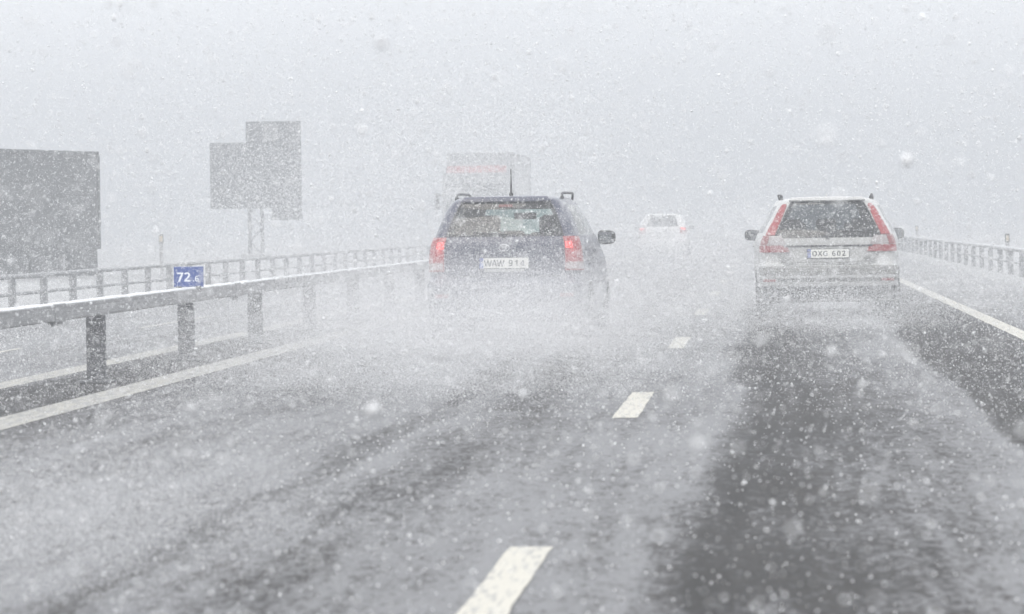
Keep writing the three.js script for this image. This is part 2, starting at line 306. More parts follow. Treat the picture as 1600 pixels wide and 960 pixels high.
function wheel(car, x, z, r, name = 'wheel') {
  const s = Math.sign(x), tp = [[.6, -.1], [.93, -.105], [.99, -.085], [1, 0], [.99, .085], [.93, .105], [.6, .1]].map(([a, b]) => new THREE.Vector2(a * r, b * 1.05));
  const w = mesh(name, new THREE.LatheGeometry(tp, 36).rotateZ(Math.PI / 2), rubber, car); w.position.set(x, r, z);
  const rim = [cyl(r * .6, r * .6, .05, 0, 0, 0, 32).rotateZ(Math.PI / 2)]; for (let k = 0; k < 5; k++) rim.push(box(.03, r * .5, .06, s * .035, r * .32, 0).rotateX(k * 1.2566));
  mesh('rim', rim, std(.35, .36, .38, .4, .8), w);
}
function numberPlate(car, text, y, z, tilt = 0, w = .52, h = .112) {
  const p = mesh('number_plate', rbox(w + .01, h + .01, .012, .005), trim, car); p.position.set(0, y, z); p.rotation.x = tilt;
  const t = canvasTex(1024, 220, (g, W, H) => {
    g.fillStyle = '#dcdcd6'; g.fillRect(0, 0, W, H); g.fillStyle = '#2c4fa6'; g.fillRect(0, 0, 84, H); g.fillStyle = '#e8d34a'; for (let k = 0; k < 12; k++) { g.beginPath(); g.arc(42 + 24 * Math.cos(k * .5236), 70 + 24 * Math.sin(k * .5236), 5, 0, 7); g.fill(); }
    g.fillStyle = '#f0f0f0'; g.font = 'bold 60px sans-serif'; g.textAlign = 'center'; g.fillText('S', 42, 190);
    g.fillStyle = '#16181c'; g.font = 'bold 178px sans-serif'; const [a, b] = text.split(' '); [...a].forEach((c, i) => g.fillText(c, 180 + i * 132, 174)); [...b].forEach((c, i) => g.fillText(c, 650 + i * 122, 174));
    g.strokeStyle = '#30343a'; g.lineWidth = 6; g.strokeRect(3, 3, W - 6, H - 6);
  });
  mesh('plate_face', new THREE.PlaneGeometry(w, h).translate(0, 0, .0085), new THREE.MeshStandardMaterial({ map: t, roughness: .45 }), p);
  return p;
}
function wingMirror(car, x, y, z, w, h, mat) {
  const s = Math.sign(x), sp = new THREE.SphereGeometry(1, 24, 16), pos = sp.attributes.position;
  for (let i = 0; i < pos.count; i++) { const v = V(pos.getX(i), pos.getY(i), pos.getZ(i)), e = (a) => Math.sign(a) * Math.pow(Math.abs(a), .55); pos.setXYZ(i, e(v.x) * w / 2, e(v.y) * h / 2 * (1 - .12 * s * Math.sign(v.x) * Math.abs(v.x)), (v.z > 0 ? .15 * e(v.z) : .85 * v.z) * .15); }
  sp.computeVertexNormals();
  const m = mesh('wing_mirror', [sp, bar([-s * w * .35, -h * .2, -.03], [-s * w * .95, -h * .45, -.06], .025)], mat, car); m.position.set(x, y, z);
  { const q = mesh('mirror_glass', rbox(w * .82, h * .74, .008, .003), mirrorGlass, m); q.position.z = .024; q.rotation.y = s * .12; }
}
function seat(car, x, y, z, w, top, m, name = 'front_seat') {
  const s = mesh(name, [rbox(w, .14, .5, .05, 0, 0, -.2), rbox(w, top - y - .2, .13, .05, 0, (top - y - .2) / 2, .07)], m, car); s.position.set(x, y, z);
  mesh('headrest', [rbox(.27, .18, .1, .045, 0, top - y - .1, .09), bar([-.05, top - y - .25, .08], [-.05, top - y - .12, .09], .006), bar([.05, top - y - .25, .08], [.05, top - y - .12, .09], .006)], m, s);
}
function glowLamp(car, x, y, z, power) { const l = new THREE.PointLight(0xff2010, power, 8, 2); l.position.set(x, y, z); l.castShadow = true; l.shadow.radius = 2; l.name = 'tail_light_glow'; car.add(l); }
const redLens = phys(.25, .008, .011, { roughness: .35, clearcoat: .3 }), clearLens = phys(.3, .27, .27, { roughness: .25, clearcoat: .7 });
const litLens = () => { const m = phys(.5, .03, .03, { roughness: .25 }); m.emissive.setRGB(1, .06, .05); m.emissiveIntensity = .75; return m; };
const pane = (r, g, b) => phys(r, g, b, { transmission: 1, roughness: 0.03, thickness: 0, ior: 1.45 });

// ---------- dark blue wagon
{
  const car = thing('station_wagon', 'dark blue station wagon with lit tail lights and a roof antenna, trailing snow spray', 'car', -2.755, 0, -36.55);
  car.rotation.y = -1.1 * D2R;
  const paintB = phys(.011, .016, .05, { roughness: .42, clearcoat: .6, clearcoatRoughness: .3 });
  const sh = carShape([[.2, .70, .76, .12, 4.26], [.28, .765, .82, .05, 4.36], [.45, .805, .865, .01, 4.41], [.57, .81, .872, 0, 4.41], [.63, .81, .872, .03, 4.38], [.67, .80, .872, .085, 4.34], [.8, .80, .872, .105, 4.18], [.92, .79, .862, .115, 3.6], [1.0, .778, .85, .125, 3.24], [1.07, .758, .825, .15, 3.08], [1.2, .712, .775, .215, 2.86], [1.34, .655, .712, .30, 2.6], [1.43, .605, .655, .355, 2.42], [1.475, .56, .61, .37, 2.3]], { rx: .1, rz: .17, bow: .045, crown: .055 });
  const RW = [1.11, 1.445, .93], SW = [1.1, 1.42];
  const ts = fill([0, RW[2], 1, 2, 2.05, 2.27, 2.31, 2.6, 2.64, 2.93, 3, 4, 4.06, 5], .17).concat(fill([1, 2], .13)), ys = fill([.2, .45, .63, .67, RW[0], RW[1], SW[0], SW[1], 1.475], .035).concat([.3, .55, .75, .88, .95, .985].map((q) => 1.475 + .055 * q));
  const T = uniqSort(ts), Y = uniqSort(ys);
  const which = (t, y, neg) => {
    if (y > RW[0] && y < RW[1] && t < RW[2]) return 'rear_window';
    if (y > SW[0] && y < SW[1] && t > 2.05 && t < 2.93 && !(t > 2.27 && t < 2.31) && !(t > 2.6 && t < 2.64)) return 'side_window' + (neg ? '-' : '+') + (t < 2.3 ? 0 : t < 2.62 ? 1 : 2);
    if (y > 1.06 && y < 1.38 && t > 4.06) return 'windscreen';
    return 'body';
  };
  const g = carSkin(sh, T, Y, which);
  mesh('body', g.body, paintB, car);
  mesh('rear_window', g.rear_window, pane(.52, .57, .565), car); mesh('windscreen', g.windscreen, pane(.74, .88, .85), car);
  for (const k of Object.keys(g)) if (k.startsWith('side_window')) mesh('side_window', g[k], pane(.5, .54, .54), car);
  const inner = carSkin(sh, T, Y.filter((y) => y > .4 && y < 1.5), (t, y, n) => which(t, y, n) === 'body' ? 'lining' : null, .03);
  mesh('cabin_lining', [inner.lining, box(1.6, .02, 3.1, 0, .42, -1.75)], trim, car);
  mesh('underbody', [box(1.45, .1, 3.9, 0, .24, -2.2)], black, car);
  mesh('tailgate', patch(sh, [[.68, -.86, .86], [.9, -.88, .88], [1.07, -.9, .9]], .012, 24, 8), paintB, car);
  mesh('window_seal', ringFrame(sh, RW[0], RW[1], -RW[2], RW[2], .016, .03, .007), black, car);
  mesh('spoiler', patch(sh, [[1.452, -.98, .98], [1.47, -.98, .98], [1.483, -.95, .95]], .03, 24, 4), paintB, car);
  mesh('third_brake_light', patch(sh, [[1.4, -.14, .14], [1.425, -.14, .14]], .01, 8, 2), std(.12, .012, .014, .3), car);
  for (const s of [-1, 1]) {
    const tl = (y0, y1, a, b, a1 = a, b1 = b) => patch(sh, [[y0, Math.min(s * a, s * b), Math.max(s * a, s * b)], [y1, Math.min(s * a1, s * b1), Math.max(s * a1, s * b1)]], .02, 12, 5);
    const lamp = mesh('tail_light', tl(.73, 1.08, .905, 1.93, .93, 1.8), redLens, car);
    const lit = mesh('lit_lens', patch(sh, [[.965, s > 0 ? .935 : -1.16, s > 0 ? 1.16 : -.935], [1.025, s > 0 ? .945 : -1.14, s > 0 ? 1.14 : -.945]], .028, 8, 4, .015), litLens(), lamp);
    mesh('clear_lens', patch(sh, [[.745, s > 0 ? .92 : -1.85, s > 0 ? 1.85 : -.92], [.82, s > 0 ? .92 : -1.85, s > 0 ? 1.85 : -.92]], .024, 8, 3, .015), clearLens, lamp);
    glowLamp(car, s * .77, .995, .02, .03);
    const rp = [[.565, 1.475, -.75], [.56, 1.53, -.8], [.56, 1.545, -.95], [.575, 1.55, -1.4], [.58, 1.55, -1.9], [.57, 1.535, -2.2], [.555, 1.475, -2.3]].map(([x, y, z]) => [s * x, y, z]);
    const rr = mesh('roof_rail', tube(rp, .014, 48, 8), darkSteel, car); mesh('rail_foot', rbox(.03, .045, .16, .01, s * .562, 1.49, -.8), black, rr);
    wingMirror(car, s * .905, 1.06, -2.72, .2, .155, black);
    for (const [z, r] of [[-.9, .31], [-3.5, .31]]) wheel(car, s * .75, z, r);
    mesh('door_handle', rbox(.03, .035, .18, .012, s * .868, .93, -1.35), paintB, car);
    mesh('side_moulding', patch(sh, [[.6, s > 0 ? 2.2 : -2.85, s > 0 ? 2.85 : -2.2], [.65, s > 0 ? 2.2 : -2.85, s > 0 ? 2.85 : -2.2]], .012, 16, 2), paintB, car);
  }
  mesh('rear_bumper', patch(sh, [[.4, -1.9, 1.9], [.5, -1.95, 1.95], [.6, -1.95, 1.95]], .018, 30, 4), paintB, car);
  mesh('bumper_reflector', patch(sh, [[.46, .82, 1.1], [.5, .82, 1.1]], .026, 4, 2), redLens, car); mesh('bumper_reflector', patch(sh, [[.46, -1.1, -.82], [.5, -1.1, -.82]], .026, 4, 2), redLens, car);
  numberPlate(car, 'WAW 914', .815, -.075, -.06);
  mesh('plate_bracket', rbox(.42, .04, .01, .004, 0, .745, -.082), std(.5, .5, .48, .6), car);
  { // oval badge of three rings
    const ring = (a, b, cx, cy) => { const p = []; for (let k = 0; k < 32; k++) p.push([cx + a * Math.cos(k * Math.PI / 16), cy + b * Math.sin(k * Math.PI / 16), 0]); return tube(p, .0042, 64, 6, true); };
    const b = mesh('badge', [ring(.054, .037, 0, 0), ring(.034, .0125, 0, .019), ring(.0125, .034, 0, .001)], std(.6, .61, .63, .4, .2), car); b.position.set(0, .975, -.098); b.rotation.x = -.12;
  }
  { const a = mesh('antenna', [cyl(.016, .022, .03, 0, .012, 0, 12), new THREE.SphereGeometry(.021, 14, 10).translate(0, .02, 0), cyl(.009, .011, .09, 0, .075, 0, 8), cyl(.005, .007, .17, 0, .19, 0, 8), new THREE.SphereGeometry(.008, 8, 6).translate(0, .278, 0)], black, car); a.position.set(.035, 1.52, -.62); }
  mesh('wiper', [bar([0, 1.09, -.12], [0, 1.11, -.165], .018), bar([0, 1.115, -.15], [-.33, 1.135, -.19], .008)], black, car);
  const cloth = std(.03, .031, .034, .95);
  seat(car, -.36, .5, -2.2, .52, 1.33, cloth); seat(car, .36, .5, -2.2, .52, 1.33, cloth);
  { const s = mesh('rear_bench', [rbox(1.3, .15, .5, .05, 0, .5, -1.5), rbox(1.34, .5, .14, .05, 0, .8, -1.22)], cloth, car); for (const x of [-.46, 0, .46]) mesh('headrest', rbox(x ? .36 : .24, x ? .26 : .12, .09, .04, x, x ? 1.17 : 1.09, -1.2), cloth, s); }
  mesh('dashboard', rbox(1.45, .25, .4, .06, 0, .9, -2.95), trim, car);
  { const p = []; for (let k = 0; k < 24; k++) p.push([-.36 + .18 * Math.cos(k * .2618), .98 + .17 * Math.sin(k * .2618), -2.65]); mesh('steering_wheel', tube(p, .015, 48, 6, true), trim, car); }
  mesh('inside_mirror', rbox(.25, .075, .03, .015, .03, 1.31, -2.35), trim, car);
  mesh('tailpipe', cyl(.03, .03, .2, 0, 0, 0, 14).rotateX(Math.PI / 2).translate(-.5, .24, .0), darkSteel, car);
}
// ---------- pale wagon in the right lane
{
  const car = thing('station_wagon', 'white station wagon with tall red tail lights in the right lane', 'car', .745, 0, -44);
  const pw = phys(.4, .402, .395, { roughness: .4, clearcoat: .5, clearcoatRoughness: .25 });
  const grime = dataTex(512, 512, 3, (x, y, o) => { const n = .5 * vnoise(x / 40, y / 22, 256, 256) + .3 * vnoise(x / 9, y / 7, 256, 256) + .2 * rnd(), d = smooth(.2, .8, n); o[0] = toS(lerp(.2, .09, d)); o[1] = toS(lerp(.2, .09, d)); o[2] = toS(lerp(.19, .088, d)); }, true);
  const sh = carShape([[.2, .74, .8, .16, 4.66], [.27, .80, .87, .07, 4.76], [.42, .845, .915, .015, 4.82], [.52, .855, .925, 0, 4.83], [.6, .855, .93, .01, 4.81], [.645, .85, .93, .06, 4.76], [.68, .845, .93, .1, 4.7], [.8, .845, .93, .115, 4.5], [.92, .835, .925, .125, 3.85], [1.0, .815, .905, .14, 3.45], [1.07, .785, .875, .17, 3.25], [1.2, .715, .80, .26, 3.0], [1.34, .645, .725, .36, 2.72], [1.42, .60, .675, .42, 2.52], [1.46, .565, .635, .44, 2.4]], { rx: .09, rz: .16, bow: .05, crown: .06 });
  const RW = [1.0, 1.445, .9], SW = [1.06, 1.4];
  const T = uniqSort(fill([0, RW[2], 1, 2, 2.05, 2.25, 2.29, 2.58, 2.62, 2.93, 3, 4, 4.06, 5], .17).concat(fill([1, 2], .13))), Y = uniqSort(fill([.2, .42, .6, .645, .68, RW[0], RW[1], SW[0], SW[1], 1.46], .035).concat([.3, .55, .75, .88, .95, .985].map((q) => 1.46 + .06 * q)));
  const which = (t, y, neg) => {
    if (y > RW[0] && y < RW[1] && t < RW[2]) return 'rear_window';
    if (y > SW[0] && y < SW[1] && t > 2.05 && t < 2.93 && !(t > 2.25 && t < 2.29) && !(t > 2.58 && t < 2.62)) return 'side_window' + (neg ? '-' : '+') + (t < 2.27 ? 0 : t < 2.6 ? 1 : 2);
    if (y > 1.06 && y < 1.43 && t > 4.06) return 'windscreen';
    return 'body';
  };
  const g = carSkin(sh, T, Y, which);
  mesh('body', g.body, pw, car);
  mesh('rear_window', g.rear_window, pane(.16, .18, .2), car); mesh('windscreen', g.windscreen, pane(.6, .66, .66), car);
  for (const k of Object.keys(g)) if (k.startsWith('side_window')) mesh('side_window', g[k], pane(.2, .22, .23), car);
  const inner = carSkin(sh, T, Y.filter((y) => y > .4 && y < 1.49), (t, y, n) => which(t, y, n) === 'body' ? 'lining' : null, .03);
  mesh('cabin_lining', [inner.lining, box(1.7, .02, 3.4, 0, .42, -1.95)], trim, car);
  mesh('underbody', box(1.6, .1, 4.3, 0, .24, -2.4), black, car);
  const gateTex = dataTex(512, 256, 3, (i, j, o) => { // road dirt on the tailgate, wiped thin round the plate recess
    const x = (i / 512 - .5) * 1.5, y = .62 + j / 256 * .4, rec = Math.max(smooth(.40, .47, Math.abs(x) - .35 * (y - .72)), smooth(.715, .69, y)) * smooth(.91, .885, y), n = .5 * vnoise(i / 22, j / 18) + .3 * vnoise(i / 6, j / 6) + .2 * rnd(), d = rec * smooth(.12, .62, n) * .85 + .12 * smooth(.4, .7, n);
    o[0] = toS(lerp(.4, .15, d)); o[1] = toS(lerp(.402, .15, d)); o[2] = toS(lerp(.395, .15, d));
  }, true);
  const gateG = patch(sh, [[.655, -.72, .72], [.7, -.8, .8], [.82, -.84, .84], [.9, -.78, .78], [.993, -.84, .84]], .012, 24, 6);
  { const q = gateG.attributes.position, uv = new Float32Array(q.count * 2); for (let i = 0; i < q.count; i++) { uv[2 * i] = q.getX(i) / 1.5 + .5; uv[2 * i + 1] = (q.getY(i) - .62) / .4; } gateG.setAttribute('uv', new THREE.BufferAttribute(uv, 2)); }
  mesh('tailgate', gateG, new THREE.MeshStandardMaterial({ map: gateTex, roughness: .5 }), car);
  mesh('window_seal', ringFrame(sh, RW[0], RW[1], -RW[2], RW[2], .012, .025, .006), black, car);
  mesh('roof_spoiler', patch(sh, [[1.452, -.98, .98], [1.475, -.96, .96]], .035, 24, 3), pw, car);
  mesh('handle_strip', patch(sh, [[.883, -.72, .72], [.905, -.76, .76]], .022, 20, 2), black, car);
  const shiftRow = (s, rows) => rows.map(([y, a, b]) => s > 0 ? [y, a, b] : [y, -b, -a]);
  for (const s of [-1, 1]) {
    const up = mesh('tail_light', patch(sh, shiftRow(s, [[1.03, .925, 1.42], [1.2, .94, 1.4], [1.34, .955, 1.36], [1.4, .97, 1.3], [1.415, 1.0, 1.2]]), .016, 8, 5), redLens, car);
    mesh('lower_red_lens', patch(sh, shiftRow(s, [[.82, .635, 1.72], [.86, .66, 1.78], [.905, .69, 1.8]]), .02, 12, 4), redLens, up);
    mesh('clear_lens', patch(sh, shiftRow(s, [[.909, .695, 1.02], [.96, .735, 1.03], [1.018, .8, 1.03]]), .02, 8, 4), clearLens, up);
    mesh('turn_lens', patch(sh, shiftRow(s, [[.909, 1.05, 1.8], [.97, 1.05, 1.76], [1.022, 1.05, 1.62]]), .02, 8, 4), phys(.2, .03, .03, { roughness: .25, clearcoat: .6 }), up);
    const rp = [[.575, 1.465, -.95], [.572, 1.52, -1.02], [.575, 1.535, -1.2], [.6, 1.54, -1.8], [.6, 1.535, -2.2], [.58, 1.465, -2.4]].map(([x, y, z]) => [s * x, y, z]);
    const rr = mesh('roof_rail', tube(rp, .016, 48, 8), black, car); mesh('rail_foot', rbox(.045, .075, .16, .012, s * .574, 1.5, -.99), black, rr);
    wingMirror(car, s * .955, 1.03, -2.85, .2, .145, trim);
    for (const z of [-1.0, -3.75]) wheel(car, s * .8, z, .325);
    mesh('door_handle', rbox(.03, .035, .2, .012, s * .93, .9, -1.5), pw, car);
    mesh('bumper_reflector', patch(sh, shiftRow(s, [[.46, .86, 1.25], [.49, .86, 1.25]]), .03, 4, 2), redLens, car);
  }
  const dirty = new THREE.MeshStandardMaterial({ map: grime, roughness: .7 });
  const uvPatch = (g) => { const p = g.attributes.position, uv = new Float32Array(p.count * 2); for (let i = 0; i < p.count; i++) { uv[2 * i] = p.getX(i) * .8; uv[2 * i + 1] = p.getY(i) * .8; } g.setAttribute('uv', new THREE.BufferAttribute(uv, 2)); return g; };
  mesh('rear_bumper', uvPatch(patch(sh, [[.53, -1.95, 1.95], [.64, -1.95, 1.95]], .01, 30, 4)), dirty, car);
  for (const [y0, y1, w] of [[.5, .525, 1.94], [.41, .445, 1.9]]) mesh('bumper_strip', patch(sh, [[y0, -w, w], [y1, -w, w]], .024, 30, 3), pw, car);
  mesh('bumper_insert', uvPatch(patch(sh, [[.448, -1.9, 1.9], [.497, -1.92, 1.92]], .006, 30, 3)), dirty, car);
  mesh('bumper_valance', patch(sh, [[.24, -1.5, 1.5], [.3, -1.7, 1.7], [.395, -1.8, 1.8]], .008, 30, 4), trim, car);
  numberPlate(car, 'OXG 602', .8, -.088, -.05);
  mesh('wiper', [cyl(.025, .03, .03, 0, 0, 0, 12).rotateX(Math.PI / 2).translate(0, 1.005, -.12), bar([0, 1.015, -.12], [.36, 1.03, -.165], .009)], black, car);
  mesh('antenna', new THREE.ConeGeometry(.03, .06, 8).scale(.5, 1, 1.6), pw, car).position.set(0, 1.54, -.9);
  const cloth = std(.03, .03, .031, .95);
  seat(car, -.38, .5, -2.35, .52, 1.2, cloth); seat(car, .38, .5, -2.35, .52, 1.2, cloth);
  { const s = mesh('rear_bench', [rbox(1.4, .15, .5, .05, 0, .5, -1.7), rbox(1.42, .55, .15, .05, 0, .82, -1.4)], cloth, car); for (const x of [-.45, 0, .45]) mesh('headrest', rbox(.27, .17, .09, .04, x, 1.15, -1.38), cloth, s); }
  mesh('dashboard', rbox(1.5, .25, .4, .06, 0, .9, -3.05), trim, car);
}
// ---------- far white hatchback
{
  const car = thing('hatchback', 'white hatchback almost lost in the snow haze, far ahead in the left lane', 'car', -3.5, 0, -117);
  const pw = phys(.75, .75, .74, { roughness: .4, clearcoat: .5 });
  const sh = carShape([[.2, .7, .78, .12, 4.1], [.3, .78, .85, .03, 4.18], [.5, .82, .88, 0, 4.2], [.6, .82, .88, .02, 4.18], [.66, .81, .88, .08, 4.1], [.85, .8, .87, .1, 3.9], [.98, .78, .855, .13, 3.2], [1.08, .745, .82, .2, 3.0], [1.25, .68, .75, .33, 2.7], [1.38, .61, .67, .45, 2.45], [1.44, .555, .61, .5, 2.3]], { rx: .1, rz: .18, bow: .07, crown: .07 });
  const T = uniqSort(fill([0, .82, 1, 2, 2.1, 2.5, 2.54, 2.93, 3, 4, 4.06, 5], .2)), Y = uniqSort(fill([.2, .6, .66, 1.07, 1.4, 1.44], .05).concat([.4, .7, .9, .985].map((q) => 1.44 + .07 * q)));
  const which = (t, y, neg) => y > 1.07 && y < 1.4 && t < .82 ? 'rear_window' : y > 1.07 && y < 1.4 && t > 2.1 && t < 2.93 && !(t > 2.5 && t < 2.54) ? 'side_window' + (neg ? '-' : '+') + (t < 2.52 ? 0 : 1) : y > 1.07 && y < 1.4 && t > 4.06 ? 'windscreen' : 'body';
  const g = carSkin(sh, T, Y, which);
  mesh('body', g.body, pw, car);
  for (const k of Object.keys(g)) if (k !== 'body') mesh(k.replace(/[-+]\d$/, ''), g[k], pane(.2, .21, .22), car);
  mesh('cabin_lining', [carSkin(sh, T, Y.filter((y) => y > .4 && y < 1.47), (t, y, n) => which(t, y, n) === 'body' ? 'lining' : null, .03).lining, box(1.5, .02, 3, 0, .42, -1.8)], trim, car);
  mesh('rear_bench', rbox(1.3, .6, .15, .05, 0, .85, -1.1), trim, car);
  mesh('spoiler', patch(sh, [[1.41, -.9, .9], [1.44, -.9, .9]], .06, 16, 2), pw, car);
  for (const s of [-1, 1]) {
    const l = mesh('tail_light', patch(sh, [[.84, s > 0 ? .8 : -1.7, s > 0 ? 1.7 : -.8], [1.03, s > 0 ? .86 : -1.6, s > 0 ? 1.6 : -.86]], .02, 8, 4), redLens, car);
    mesh('lit_lens', patch(sh, [[.95, s > 0 ? .88 : -1.4, s > 0 ? 1.4 : -.88], [1.02, s > 0 ? .88 : -1.4, s > 0 ? 1.4 : -.88]], .03, 6, 3, .01), litLens(), l);
    glowLamp(car, s * .78, .98, .03, .02);
    wingMirror(car, s * .92, 1.03, -2.5, .2, .15, trim); for (const z of [-.75, -3.3]) wheel(car, s * .77, z, .31);
  }
  mesh('rear_bumper', patch(sh, [[.36, -1.9, 1.9], [.6, -1.95, 1.95]], .012, 24, 3), pw, car);
  mesh('number_plate', rbox(.52, .11, .012, .004, 0, .8, -.075), std(.7, .7, .68, .5), car);
}
// ---------------------------------------------------------------- lorries
function lorryWheel(t, x, z, twin = false) {
  const r = .5, s = Math.sign(x), w = twin ? .55 : .3, tp = [[.58, -.5], [.95, -.5], [1, -.38], [1, .38], [.95, .5], [.58, .5]].map(([a, b]) => new THREE.Vector2(a * r, b * w));
  const m = mesh('wheel', new THREE.LatheGeometry(tp, 28).rotateZ(Math.PI / 2), rubber, t); m.position.set(x - s * w / 2, r, z);
  mesh('rim', [cyl(r * .58, r * .58, w * .7, 0, 0, 0, 24).rotateZ(Math.PI / 2), cyl(.12, .15, .1, 0, 0, 0, 12).rotateZ(Math.PI / 2).translate(s * w * .4, 0, 0)], std(.3, .3, .31, .6, .5), m);
}
{ // oncoming lorry: front towards us, origin at its front centre
  const t = thing('oncoming_lorry', 'oncoming box lorry with a red band above its windscreen, faint behind the blue wagon', 'lorry', -10.8, 0, -130);
  const white = std(.36, .36, .36, .5), grey = std(.16, .165, .17, .6), red = std(.32, .06, .06, .5), dark = std(.03, .032, .035, .25);
  const cab = new THREE.Shape(); cab.moveTo(0, .55); cab.lineTo(.02, 1.5); cab.lineTo(-.22, 2.55); cab.lineTo(-.5, 3.1); cab.lineTo(-2.2, 3.1); cab.lineTo(-2.2, .55); cab.closePath();
  mesh('cab', new THREE.ExtrudeGeometry(cab, { depth: 2.36, bevelEnabled: true, bevelSize: .05, bevelThickness: .06, bevelSegments: 3 }).rotateY(-Math.PI / 2).translate(1.18, 0, 0), grey, t);
  const ws = mesh('windscreen', rbox(2.15, 1.05, .03, .01), phys(.05, .055, .06, { roughness: .06, clearcoat: 1 }), t); ws.position.set(0, 2.03, -.03); ws.rotation.x = -.225;
  mesh('wiper', [bar([-.3, 1.55, .1], [.5, 1.75, .05], .015), bar([-.95, 1.55, .1], [-.2, 1.75, .05], .015)], black, t);
  mesh('sun_visor', rbox(2.25, .16, .3, .04, 0, 2.68, -.12), dark, t);
  mesh('roof_deflector', new THREE.ExtrudeGeometry(new THREE.Shape([new THREE.Vector2(-.45, 3.1), new THREE.Vector2(-1.2, 3.86), new THREE.Vector2(-2.15, 3.9), new THREE.Vector2(-2.15, 3.1)]), { depth: 2.2, bevelEnabled: true, bevelSize: .04, bevelThickness: .05, bevelSegments: 2 }).rotateY(-Math.PI / 2).translate(1.1, 0, 0), grey, t);
  const band = mesh('red_band', rbox(2.24, .72, .05, .02), red, t); band.position.set(0, 3.4, -.74); band.rotation.x = -.78;
  for (let k = 0; k < 5; k++) mesh('grille_slat', rbox(1.5, .06, .05, .015, 0, 1.0 + k * .1, .06), dark, t);
  mesh('bumper', rbox(2.46, .45, .3, .08, 0, .5, .05), grey, t);
  for (const s of [-1, 1]) {
    mesh('headlight', rbox(.38, .2, .06, .03, s * .98, .62, .2), clearLens, t);
    const m = mesh('wing_mirror', [rbox(.2, .62, .16, .05, s * 1.44, 2.1, -.1), bar([s * 1.2, 2.35, -.25], [s * 1.42, 2.3, -.12], .03), bar([s * 1.2, 1.9, -.25], [s * 1.42, 1.92, -.12], .03)], black, t);
    mesh('side_window', rbox(.02, .6, .8, .008, s * 1.245, 2.15, -.85), dark, t);
    lorryWheel(t, s * 1.2, -1.35); lorryWheel(t, s * 1.22, -7.6, true); lorryWheel(t, s * 1.22, -8.95, true);
    mesh('side_guard', [rbox(.04, .12, 3.9, .01, s * 1.2, .6, -4.5), rbox(.04, .12, 3.9, .01, s * 1.2, .85, -4.5)], grey, t);
  }
  mesh('box_body', rbox(2.5, 2.75, 9.3, .04, 0, 2.53, -7.15), white, t);
  mesh('box_frame', [box(2.54, .09, .09, 0, 3.885, -2.5), box(.08, 2.75, .08, 1.235, 2.53, -2.5), box(.08, 2.75, .08, -1.235, 2.53, -2.5), box(.08, 2.75, .08, 1.235, 2.53, -11.8), box(.06, .09, 9.3, 1.245, 3.88, -7.15), box(.06, .12, 9.3, 1.245, 1.2, -7.15)], grey, t);
  mesh('chassis', [box(.9, .25, 11, 0, .85, -6.2), cyl(.08, .08, 2.2, 0, .5, -7.6, 10)], dark, t);
}
{ // semi-trailer at the left edge, turned a little towards the road; origin at its rear right corner on the ground
  const t = thing('lorry_trailer', 'big dark grey lorry trailer cut off by the left edge of the picture', 'trailer', -16.21, 0, -84.6);
  t.scale.setScalar(.785);
  t.rotation.y = -16.6 * D2R; // local +z is towards us
  const tarp = dataTex(256, 256, 3, (x, y, o) => { const n = .07 + .014 * vnoise(x / 30, y / 60, 256, 256) + .008 * vnoise(x / 5, y / 5, 256, 256); o[0] = toS(n * 1.0); o[1] = toS(n * 1.01); o[2] = toS(n * 1.05); }, true);
  const side = new THREE.MeshStandardMaterial({ map: tarp, roughness: .8 }), edge = std(.035, .036, .04, .6), L = 13.6;
  // curtain with shallow folds
  const n = 220, P = [], U = [], I = [];
  for (let i = 0; i <= n; i++) { const z = L * i / n; for (const [k, y] of [[0, 1.12], [1, 2.5], [2, 3.86]]) { P.push(.012 * Math.sin(z * 5.2) + .02 * (k === 1 ? Math.sin(z * 1.1) : 0), y, z); U.push(z / 3, y / 3); } }
  for (let i = 0; i < n; i++) for (let k = 0; k < 2; k++) { const a = i * 3 + k, b = a + 3; I.push(a, a + 1, b, a + 1, b + 1, b); }
  const g = new THREE.BufferGeometry(); g.setAttribute('position', new THREE.Float32BufferAttribute(P, 3)); g.setAttribute('uv', new THREE.Float32BufferAttribute(U, 2)); g.setIndex(I); g.computeVertexNormals();
  mesh('side_curtain', g, side, t);
  mesh('box_body', box(2.42, 2.74, L - .1, -1.26, 2.5, L / 2), side, t);
  mesh('roof_edge', [rbox(.1, .12, L, .02, -.02, 3.92, L / 2), rbox(.1, .12, L, .02, -2.5, 3.92, L / 2), box(2.4, .03, L - .1, -1.26, 3.93, L / 2)], edge, t);
  mesh('floor_rail', rbox(.1, .16, L, .02, -.01, 1.05, L / 2), edge, t);
  for (const z of [.06, L - .06]) mesh('corner_post', rbox(.12, 2.8, .12, .02, -.01, 2.48, z), edge, t);
  for (let k = 0; k < 6; k++) mesh('side_skirt', rbox(.04, .82, 2.1, .012, -.03, .56, 1.2 + k * 2.2), edge, t);
  for (const x of [-.65, -1.87]) mesh('rear_door', rbox(1.18, 2.7, .05, .015, x, 2.5, -.02), edge, t);
  for (const z of [3.0, 4.3, 5.6]) for (const x of [-.12, -2.4]) { const r = .48; const w = mesh('wheel', new THREE.LatheGeometry([[.55, -.17], [.95, -.17], [1, -.1], [1, .1], [.95, .17], [.55, .17]].map(([a, b]) => new THREE.Vector2(a * r, b)), 24).rotateZ(Math.PI / 2), rubber, t); w.position.set(x - .12, r, z); }
  mesh('chassis', box(1, .3, L - 1, -1.26, .85, L / 2), edge, t);
}
// ---------------------------------------------------------------- falling snow and blown spray: real flakes, spread through the air
const flakeMat = std(.82, .83, .845, .9), dustMat = std(.72, .725, .74, .95);
